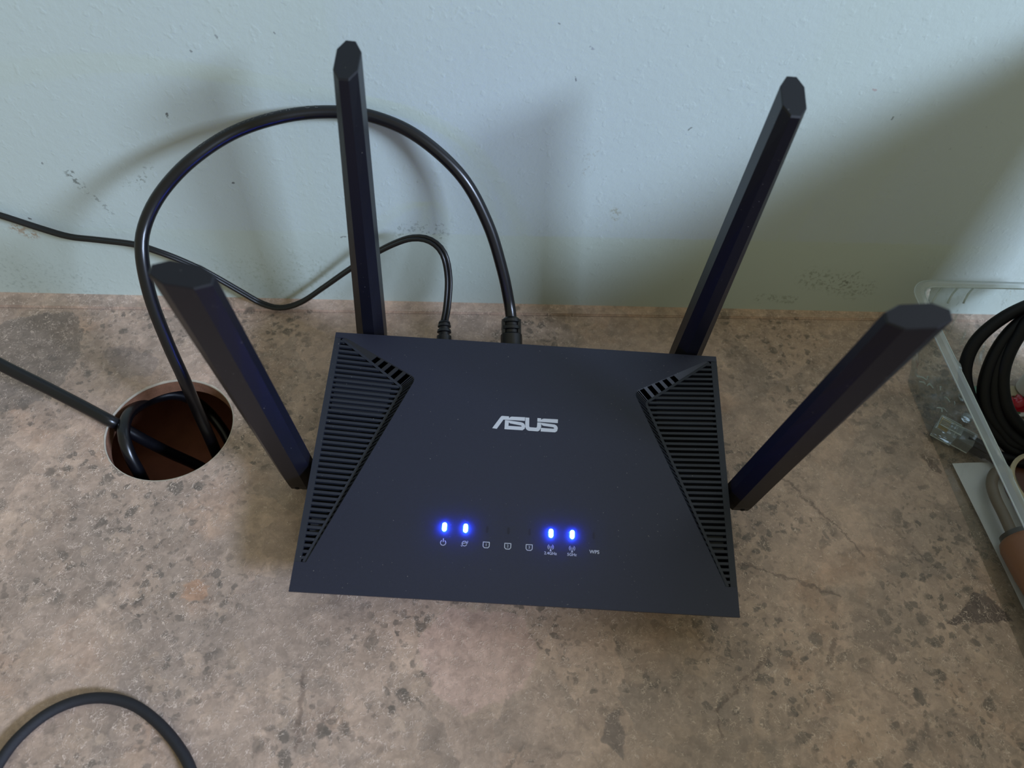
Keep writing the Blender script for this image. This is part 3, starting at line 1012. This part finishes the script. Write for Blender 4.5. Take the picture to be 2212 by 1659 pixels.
for k in (-1, 1):
    bb = NI @ (b0 + dirn * 0.62 + sx * 0.0044 * k)
    prism(bm, [bb - sx * 0.0009 - sz * 0.003, bb + sx * 0.0009 - sz * 0.003, bb + sx * 0.0009 + sz * 0.003, bb - sx * 0.0009 + sz * 0.003], dirn * 0.32)
obj('side_bridge', bm, M_thin, net)

# twin cable: power lead from the router along the wall to the left edge
pwr = empty('power_cable', RY @ Vector((-0.045, 0.075, 0.0)), 'thin twin black power lead dipping from router back along the wall', 'cable')
PI_ = Matrix.Translation(pwr.location).inverted()
b0 = RY @ Vector((-0.0450, 0.0672, 0.031))
P0 = py(960, 695, 0.0895)
pts = [P0, *lift([(966, 660, 0.095), (969, 600, 0.105), (958, 548, 0.112), (930, 520, 0.118), (892, 514, 0.122), (850, 527, 0.125), (800, 553, 0.128), (750, 585, 0.130), (700, 620, 0.131), (650, 653, 0.1315)]), pz(605, 665, 0.0045), *lift([(565, 655, 0.1325), (520, 630, 0.133), (450, 590, 0.133), (390, 562, 0.133), (340, 543, 0.133), (290, 528, 0.134), (210, 518, 0.135), (150, 511, 0.136), (90, 494, 0.1365), (0, 465, 0.137), (-90, 440, 0.137)])]
path = [PI_ @ p for p in catmull(pts, 0.003)]
fr = frames(path, (1, 0, 0))
for k in (-1, 1):
    bm = bmesh.new()
    sp = [p + (n * math.cos(0.25 + i * 0.004) + b * math.sin(0.25 + i * 0.004)) * 0.00105 * k for i, (p, t, n, b) in enumerate(fr)]
    tube(bm, sp, 0.00118, 10)
    obj('strand', bm, M_thin, pwr, True, 60)
bm = bmesh.new()
dirn = P0 - b0; ln = dirn.length
lathe(bm, PI_ @ b0, dirn, [(0, 0.0048), (ln * 0.60, 0.0041), (ln * 0.62, 0.0030), (ln * 0.69, 0.0030), (ln * 0.705, 0.0040), (ln * 0.77, 0.0038), (ln * 0.785, 0.0029), (ln * 0.84, 0.0029), (ln * 0.855, 0.0037), (ln * 0.91, 0.0036), (ln * 0.92, 0.0029), (ln * 0.945, 0.0029), (ln * 0.955, 0.0034), (ln, 0.0030)], 18)
obj('plug', bm, M_thin, pwr, True, 35)

# thick cable from the left edge into the hole
bm = bmesh.new()
pts = [pz(-110, 728, 0.034), pz(0, 787, 0.026), pz(90, 832, 0.017), pz(170, 873, 0.009), pz(232, 906, 0.0046), pz(250, 915, 0.0008), pz(266, 924, -0.0072), pz(300, 944, -0.016), pz(360, 975, -0.034), pz(440, 1012, -0.052), pz(520, 1060, -0.062), pz(600, 1100, -0.064)]
tube(bm, catmull(pts, 0.003), 0.0033, 16)
tag(obj('cable', bm, M_cord, None, True, 60), 'thick black cable running in from left edge and dropping into hole', 'cable')
# loop of cable hanging inside the hole
bm = bmesh.new()
pts = [pz(335, 1105, -0.048), pz(321, 1065, -0.030), pz(303, 1026, -0.0165), pz(279, 980, -0.004), pz(267, 935, 0.002), pz(276, 898, -0.002), pz(300, 876, -0.009), pz(332, 861, -0.0150), pz(372, 852, -0.0195), pz(412, 862, -0.028), pz(450, 890, -0.042), pz(485, 935, -0.052), pz(505, 980, -0.06)]
tube(bm, catmull(pts, 0.003), 0.0033, 16)
tag(obj('cable', bm, M_cord, None, True, 60), 'black cable loop curling inside the hole, below worktop level', 'cable')
# thin cord looping in at the lower left corner
bm = bmesh.new()
pts = [pz(-40, 1720, 0.0024), pz(2, 1642, 0.0024), pz(45, 1588, 0.0024), pz(105, 1540, 0.0024), pz(170, 1513, 0.0024), pz(232, 1508, 0.0024), pz(290, 1524, 0.0024), pz(342, 1562, 0.0024), pz(385, 1612, 0.0024), pz(413, 1665, 0.0024), pz(428, 1740, 0.0024)]
tube(bm, catmull(pts, 0.002), 0.00235, 14)
tag(obj('cord', bm, M_braid, None, True, 60), 'thin matt black cord looping on the worktop near the front left corner', 'cord')

# ------------------------------------------------------------------ clear plastic tray and what lies in it
tray = empty('plastic_tray', (0.285, 0.0, 0.0), 'clear plastic tray standing on worktop right of the router', 'tray')
TI = Matrix.Translation(tray.location).inverted()
tb = [(0.2415, -0.105), (0.325, -0.105), (0.325, 0.087), (0.2415, 0.087)]
tr = [(0.2375, -0.118), (0.331, -0.118), (0.331, 0.1155), (0.2375, 0.1155)]
RZ = 0.050


def rrect(c, r, k=5):
    (x0, y0), (x1, _), (_, y1) = c[0], c[1], c[2]
    out = []
    for cx, cy, a in ((x0 + r, y0 + r, 180), (x1 - r, y0 + r, 270), (x1 - r, y1 - r, 0), (x0 + r, y1 - r, 90)):
        out += [(cx + r * math.cos(R(a + 90 * i / k)), cy + r * math.sin(R(a + 90 * i / k))) for i in range(k + 1)]
    return out


lo = rrect(tb, 0.007); hi = rrect(tr, 0.009); lip = rrect([(tr[0][0] - 0.0055, tr[0][1] - 0.0055), (tr[1][0] + 0.004, tr[1][1] - 0.0055), (tr[2][0] + 0.004, tr[2][1] + 0.0055), (0, 0)], 0.013)
# rrect needs opposite corners only
n = len(lo)


def ringv(bm, pts, z, wob=0.0, seed=0):
    rr = random.Random(seed)
    return [bm.verts.new(TI @ Vector((x + wob * (rr.random() - .5), y + wob * (rr.random() - .5), z))) for x, y in pts]


def dense(pts, step):
    """resample a closed outline"""
    out = []
    m = len(pts)
    for i in range(m):
        a, b = Vector(pts[i]), Vector(pts[(i + 1) % m])
        k = max(1, int((b - a).length / step))
        out += [tuple(a + (b - a) * j / k) for j in range(k)]
    return out


def band(bm, A, B):
    m = len(A)
    for i in range(m):
        bm.faces.new((A[i], A[(i + 1) % m], B[(i + 1) % m], B[i]))


# walls: blend from the bottom outline to the rim in steps, dented a little
K = 200


def resample(pts, K):
    P = [Vector(p) for p in pts] + [Vector(pts[0])]
    ds = [0.0]
    for a, b in zip(P, P[1:]): ds.append(ds[-1] + (b - a).length)
    out = []; j = 0
    for k in range(K):
        s = ds[-1] * k / K
        while ds[j + 1] < s: j += 1
        f = (s - ds[j]) / max(1e-9, ds[j + 1] - ds[j])
        out.append(P[j].lerp(P[j + 1], f))
    return out


LO, HI, LIP = resample(lo, K), resample(hi, K), resample(lip, K)
rr = random.Random(11)
den = [[(rr.random() - 0.5) for _ in range(K)] for _ in range(9)]
bm = bmesh.new()
rings = []
for q in range(9):
    t = q / 8
    row = []
    for k in range(K):
        p = LO[k].lerp(HI[k], t)
        ctr = Vector((0.284, 0.0)); dirv = (p - ctr).normalized()
        amp = 0.0020 * math.sin(math.pi * t)
        p = p + dirv * amp * (den[q][k] + den[q][(k + 1) % K] + den[(q + 1) % 9][k])
        # ribs pressed into the back wall
        row.append(bm.verts.new(TI @ Vector((p.x, p.y, 0.0008 + (RZ - 0.0008) * t))))
    rings.append(row)
for A, B in zip(rings, rings[1:]): band(bm, A, B)
obj('tray_side', bm, M_clear, tray, True)
bm = bmesh.new()
bm.faces.new([bm.verts.new(TI @ Vector((p.x, p.y, 0.0008))) for p in LO])
obj('tray_bottom', bm, M_bottom, tray)
# rim: stepped flange and a turned edge, wavy along the left side
bm = bmesh.new()
wav = [0.0020 * math.sin(k * 0.9) * max(0, math.sin(k * 0.31)) for k in range(K)]
A = [bm.verts.new(TI @ Vector((p.x + (wav[k] if p.x < 0.245 else 0), p.y, RZ))) for k, p in enumerate(HI)]
A2 = [bm.verts.new(TI @ Vector((HI[k].lerp(LIP[k], 0.30).x, HI[k].lerp(LIP[k], 0.30).y, RZ + 0.0016))) for k in range(K)]
A3 = [bm.verts.new(TI @ Vector((HI[k].lerp(LIP[k], 0.62).x, HI[k].lerp(LIP[k], 0.62).y, RZ + 0.0016))) for k in range(K)]
B = [bm.verts.new(TI @ Vector((LIP[k].x, LIP[k].y, RZ + 0.0002))) for k in range(K)]
band(bm, A, A2); band(bm, A2, A3); band(bm, A3, B)
o = obj('tray_rim', bm, M_frost, tray, False)
o['label'] = 'frosty stepped rim of the tray'
bm = bmesh.new()
for ring_, z, r in ((LIP, RZ - 0.0002, 0.00045), (HI, RZ + 0.0002, 0.00040)):
    pth = [TI @ Vector((p.x, p.y, z)) for p in ring_]
    tube(bm, pth + [pth[0]], r, 6)
obj('rim_edge', bm, M_edge, tray, True)
# slanting ribs pressed into the back corner
bm = bmesh.new()
for k in range(3):
    a = py(2013 + 34 * k, 655, 0.112); b = py(2036 + 34 * k, 621, 0.119)
    path = catmull([a, a.lerp(b, 0.5) + Vector((0, 0.001, 0)), b], 0.004)
    tube(bm, [TI @ p for p in path], 0.0006, 6)
obj('corner_rib', bm, M_edge, tray, True)
# crumpled clear film in the back left corner of the tray
bm = bmesh.new()
rr = random.Random(5)
NX, NY = 12, 13
gridv = [[None] * NY for _ in range(NX)]
for i in range(NX):
    for j in range(NY):
        gridv[i][j] = bm.verts.new((0.2445 + 0.026 * i / (NX - 1) + rr.uniform(-.0012, .0012), 0.054 + 0.030 * j / (NY - 1) + rr.uniform(-.0015, .0015), 0.002 + rr.uniform(0.0, 0.0062)))
for i in range(NX - 1):
    for j in range(NY - 1):
        a, b, c, d = gridv[i][j], gridv[i + 1][j], gridv[i + 1][j + 1], gridv[i][j + 1]
        if rr.random() < 0.5:
            bm.faces.new((a, b, c)); bm.faces.new((a, c, d))
        else:
            bm.faces.new((a, b, d)); bm.faces.new((b, c, d))
film = tag(obj('crumpled_film', bm, M_bag), 'crumpled clear film lying in the back left corner of the tray', 'plastic film')
bm = bmesh.new()
rr = random.Random(8)
for q in range(10):
    a = Vector((0.2455 + rr.random() * 0.020, 0.055 + rr.random() * 0.026, 0.0072))
    an = rr.choice((0.5, 0.9, 2.1, 2.5)) + rr.uniform(-.3, .3)
    ln0 = rr.uniform(0.002, 0.006)
    b = a + Vector((math.cos(an), math.sin(an), 0)) * ln0
    m_ = a.lerp(b, 0.5) + Vector((rr.uniform(-.001, .001), rr.uniform(-.001, .001), 0.0012))
    b.x = min(b.x, 0.268); b.y = min(b.y, 0.083); b.x = max(b.x, 0.2445)
    tube(bm, catmull([a, m_, b], 0.001), rr.uniform(0.0002, 0.0005), 5)
o = obj('film_glint', bm, M_edge, film)  # pale tubes standing in for glints on the film
o['kind'] = 'stuff'

# white paper lining the front of the tray
bm = bmesh.new()
c0, c1 = Vector((0.2467, 0.0235)), Vector((0.2512, -0.066))
NU, NV = 8, 14
g = []
for i in range(NU):
    row = []
    for j in range(NV):
        s, t = i / (NU - 1), j / (NV - 1)
        base = c0.lerp(c1, t * 1.12)
        z = 0.0022 + 0.0012 * math.sin(t * 7) * s + 0.0004 * math.sin(s * 9 + t * 3)
        row.append(bm.verts.new((base.x + 0.066 * s, base.y + 0.003 * s, z)))
    g.append(row)
for i in range(NU - 1):
    for j in range(NV - 1):
        bm.faces.new((g[i][j], g[i + 1][j], g[i + 1][j + 1], g[i][j + 1]))
bmesh.ops.solidify(bm, geom=bm.faces[:], thickness=0.0003)
tag(obj('paper_sheet', bm, M_paper, None, True, 50), 'white paper sheet lying in the front of the clear tray', 'paper')

# coiled black cable with a clear connector
coil = empty('coiled_cable', (0.30, 0.06, 0.0), 'coil of thick black cable lying inside the clear plastic tray', 'cable')
CI = Matrix.Translation(coil.location).inverted()


def coil_loop(pxs, r=0.0032):
    pts = []
    for x, y in pxs:
        # the coil leans back: it climbs towards the wall
        pts.append(px(x, y, (0, -0.70, 0.714), (0, 0.030, 0.013)))
    pts = [p for p in pts if p.x < 0.300]
    pts += [Vector((0.606 - p.x, p.y, p.z)) for p in pts[::-1]]
    q = catmull(pts, 0.003, True)
    return [CI @ p for p in q + [q[0]]]


for pxs, dz in (([(2300, 635), (2212, 663), (2150, 698), (2105, 742), (2085, 795), (2092, 850), (2120, 905), (2165, 952), (2215, 985), (2300, 1020)], 0.0),
                ([(2300, 640), (2225, 682), (2175, 725), (2140, 780), (2122, 840), (2128, 890), (2155, 930), (2200, 965), (2290, 1000)], 0.0015),
                ([(2310, 655), (2235, 690), (2180, 738), (2148, 800), (2140, 855), (2150, 905), (2178, 945), (2230, 975), (2300, 990)], 0.003),
                ([(2300, 672), (2228, 700), (2182, 748), (2156, 805), (2152, 855), (2164, 902), (2195, 940), (2245, 965), (2300, 980)], 0.0065)):
    bm = bmesh.new()
    tube(bm, [p + Vector((0, 0, dz)) for p in coil_loop(pxs)], 0.0035, 14)
    obj('cord', bm, M_coil, coil, True, 60)
# tail that lies on the tray bottom and ends in the connector
e0 = pz(2012, 938, 0.007); e1 = pz(2068, 945, 0.007); e2 = pz(2046, 925, 0.007)
cd = Vector((pz(2090, 955, 0.007) - pz(2010, 912, 0.007))); cd.z = 0; cd.normalize()
cs = Vector((-cd.y, cd.x, 0))
cb = pz(2022, 918, 0.0065)
bm = bmesh.new()
tl = [cb + cd * 0.017 + Vector((0, 0, 0.0005)), cb + cd * 0.026, cb + cd * 0.04 - cs * 0.002, pz(2150, 985, 0.008), pz(2212, 1000, 0.008), pz(2290, 1010, 0.009)]
tube(bm, [CI @ p for p in catmull(tl, 0.003)], 0.0032, 14)
obj('cord', bm, M_coil, coil, True, 60)


def obox(bm, c, l0, l1, s0, s1, z0, z1):
    q = [CI @ (c + cd * a + cs * b + Vector((0, 0, z0))) for a, b in ((l0, s0), (l1, s0), (l1, s1), (l0, s1))]
    prism(bm, q, (0, 0, z1 - z0))


bm = bmesh.new()
obox(bm, cb, 0.0, 0.0115, -0.0058, 0.0058, -0.0036, 0.0036)
obox(bm, cb, 0.0115, 0.021, -0.0050, 0.0050, -0.0034, 0.0034)
obox(bm, cb, 0.001, 0.013, -0.0030, 0.0030, 0.0036, 0.0050)
con = obj('connector', bm, M_rj, coil)
con['label'] = 'clear plastic network connector on the cable end'
bm = bmesh.new()
for l0, s0, l1, s1, z in ((0, -0.0058, 0.0115, -0.0058, -0.0034), (0, -0.0058, 0, 0.0058, 0.0036), (0, 0.0058, 0.0115, 0.0058, 0.0036), (0.0115, -0.005, 0.021, -0.005, -0.0032), (0.0115, 0.005, 0.021, 0.005, 0.0034), (0.007, -0.005, 0.007, 0.0, 0.0037), (0.010, -0.004, 0.010, 0.004, 0.0037), (0.001, 0.003, 0.013, 0.003, 0.0050), (0.001, -0.003, 0.013, -0.003, 0.0050)):
    a = CI @ (cb + cd * l0 + cs * s0 + Vector((0, 0, z))); b = CI @ (cb + cd * l1 + cs * s1 + Vector((0, 0, z)))
    tube(bm, [a, a.lerp(b, 0.5), b], 0.00028, 6)
obj('edge_highlight', bm, M_edge, con)  # pale bars that draw bright highlights along the connector's edges
bm = bmesh.new()
for k in range(8):
    y = -0.0042 + 0.0012 * k
    obox(bm, cb, 0.0006, 0.006, y - 0.00028, y + 0.00028, 0.0028, 0.0040)
obj('contact', bm, M_gold, con)
bm = bmesh.new()
obox(bm, cb, 0.0125, 0.030, -0.0046, 0.0046, -0.0030, 0.0030)
bmesh.ops.bevel(bm, geom=bm.edges[:], offset=0.001, segments=2, affect='EDGES')
obj('connector_boot', bm, M_coil, coil)

# small things at the right edge, inside the tray
bm = bmesh.new()
a = pz(2128, 905, 0.003); b = pz(2300, 862, 0.003)
dxy = Vector((1, 0.02, 0))
pc = pz(2125, 895, 0.002)
prism(bm, [pc, pc + Vector((0.022, 0, 0)), pc + Vector((0.022, 0.020, 0)), pc + Vector((0, 0.020, 0))], (0, 0, 0.0016))
pcb = obj('circuit_board', bm, M_pcb)
tag(pcb, 'small green circuit board half hidden behind the coiled cable', 'circuit board')
bm = bmesh.new()
for k in range(4):
    q = pc + Vector((0.003 + 0.005 * k, 0.006 + 0.003 * (k % 2), 0.0016))
    box(bm, q, q + Vector((0.003, 0.004, 0.001)))
obj('chip', bm, M_white, pcb)
# two small pale plastic pieces under the rim
bm = bmesh.new()
p = pz(2074, 868, 0.0012)
box(bm, p, p + Vector((0.0052, 0.0050, 0.0040)))
bmesh.ops.bevel(bm, geom=bm.edges[:], offset=0.0006, segments=2, affect='EDGES')
tag(obj('plastic_clip', bm, M_rj), 'small square pale clip lying in the tray beside the coil', 'clip')
bm = bmesh.new()
lathe(bm, pz(2086, 906, 0.0012), (0, 0, 1), [(0, 0.0026), (0.0008, 0.0032), (0.0026, 0.0030), (0.0032, 0.0016)], 20)
tag(obj('plastic_bead', bm, M_rj, None, True, 40), 'small round pale bead lying in the tray beside the clear connector', 'bead')
# red packet, ruffled along its back edge, over a white strip
rp = empty('red_packet', pz(2240, 875, 0.006), 'shiny red ruffled packet in the tray at right edge', 'packet')
RI = Matrix.Translation(rp.location).inverted()
bm = bmesh.new()
A_, B_ = pz(2165, 876, 0.010), pz(2330, 872, 0.010)
rows = []
for j, (off, zz) in enumerate(((-0.0005, 0.003), (0.0, 0.0065), (0.0030, 0.0085), (0.0062, 0.0090), (0.0085, 0.0070), (0.0085, 0.003))):
    row = []
    for i in range(40):
        p = A_.lerp(B_, i / 39)
        wv_ = math.sin(i * 1.15) * 0.0009 + math.sin(i * 2.7) * 0.0003
        row.append(bm.verts.new(RI @ Vector((p.x, p.y + off + (wv_ if j > 2 else 0), zz + (wv_ * 0.9 if j in (2, 3, 4) else 0.0)))))
    rows.append(row)
for r_a, r_b in zip(rows, rows[1:]):
    for i in range(39):
        bm.faces.new((r_a[i], r_a[i + 1], r_b[i + 1], r_b[i]))
bmesh.ops.contextual_create(bm, geom=[r_[0] for r_ in rows]); bmesh.ops.contextual_create(bm, geom=[r_[-1] for r_ in rows])
obj('film', bm, M_red, rp, True)
bm = bmesh.new()
prism(bm, [RI @ (Vector((A_.x + 0.001, A_.y - 0.003, 0.003))), RI @ Vector((B_.x, B_.y - 0.003, 0.003)), RI @ Vector((B_.x, B_.y + 0.010, 0.003)), RI @ Vector((A_.x + 0.001, A_.y + 0.010, 0.003))], (0, 0, -0.0012))
obj('white_backing', bm, M_white, rp)
# pale card behind the red packet
bm = bmesh.new()
p = pz(2165, 856, 0.004)
prism(bm, [p, p + Vector((0.05, 0, 0)), p + Vector((0.05, 0.0075, 0)), p + Vector((0, 0.0075, 0))], (0, 0, 0.0008))
tag(obj('card_strip', bm, M_cream), 'pale beige card strip behind the red packet in the tray', 'card')
# translucent white cap at the right edge
bm = bmesh.new()
lathe(bm, pz(2222, 842, 0.006), (0, 0, 1), [(0, 0.0075), (0.010, 0.0080), (0.012, 0.0072), (0.012, 0.0)], 24, False)
tag(obj('white_cap', bm, M_white, None, True, 40), 'white plastic cap behind the coil, cut off by the right edge', 'cap')

# upturned brown cap with a cream rim
cap = empty('brown_cap', pz(2243, 1066, 0.003), 'upturned dark brown cap with cream rim at the right edge', 'cap')
bm = bmesh.new()
lathe(bm, (0, 0, 0), (0, 0, 1), [(0.0, 0.0), (0.0, 0.0185), (0.0100, 0.0200), (0.0100, 0.0180), (0.0025, 0.0170), (0.0025, 0.0)], 40, False)
obj('cap_body', bm, M_tape, cap, True, 40)
bm = bmesh.new()
lathe(bm, (0, 0, 0), (0, 0, 1), [(0.0102, 0.0179), (0.0108, 0.0190), (0.0102, 0.0203), (0.0082, 0.0201), (0.0102, 0.0179)], 40, False)
o = obj('cap_rim', bm, M_cream, cap, True, 40)
o['label'] = 'cream rim of the cap'

# hand tool: terracotta handle, dark ferrule and a bent brown strip
tool = empty('hand_tool', (0.272, -0.05, 0.0), 'hand tool with terracotta handle and bent brown loop on paper', 'tool')
HI_ = Matrix.Translation(tool.location).inverted()
h0 = pz(2197, 1160, 0.0125); h1 = pz(2310, 1335, 0.0145)
hd = (h1 - h0).normalized()
bm = bmesh.new()
lathe(bm, HI_ @ h0, hd, [(0, 0.0), (0.0, 0.0078), (0.0015, 0.0097), (0.005, 0.0110), (0.02, 0.0120), (0.05, 0.0122), (0.065, 0.0115), (0.068, 0.0)], 32, False)
obj('handle', bm, M_terra, tool, True, 50)
bm = bmesh.new()
lathe(bm, HI_ @ (h0 - hd * 0.0022), hd, [(0, 0.0078), (0.0032, 0.0084)], 28)
obj('ferrule', bm, M_ferrule, tool, True, 40)
bm = bmesh.new()
pts = [pz(2190, 1160, 0.0115), pz(2168, 1112, 0.011), pz(2150, 1075, 0.010), pz(2142, 1043, 0.009), pz(2152, 1020, 0.008), pz(2174, 1018, 0.008), pz(2190, 1048, 0.008), pz(2206, 1085, 0.009), pz(2230, 1140, 0.010)]
sweep(bm, [HI_ @ p for p in catmull(pts, 0.002)], [(0.0025 * math.cos(2 * math.pi * k / 12), 0.0030 * math.sin(2 * math.pi * k / 12)) for k in range(12)], True, (0, 0, 1))
obj('bent_strip', bm, M_bronze, tool, True, 60)
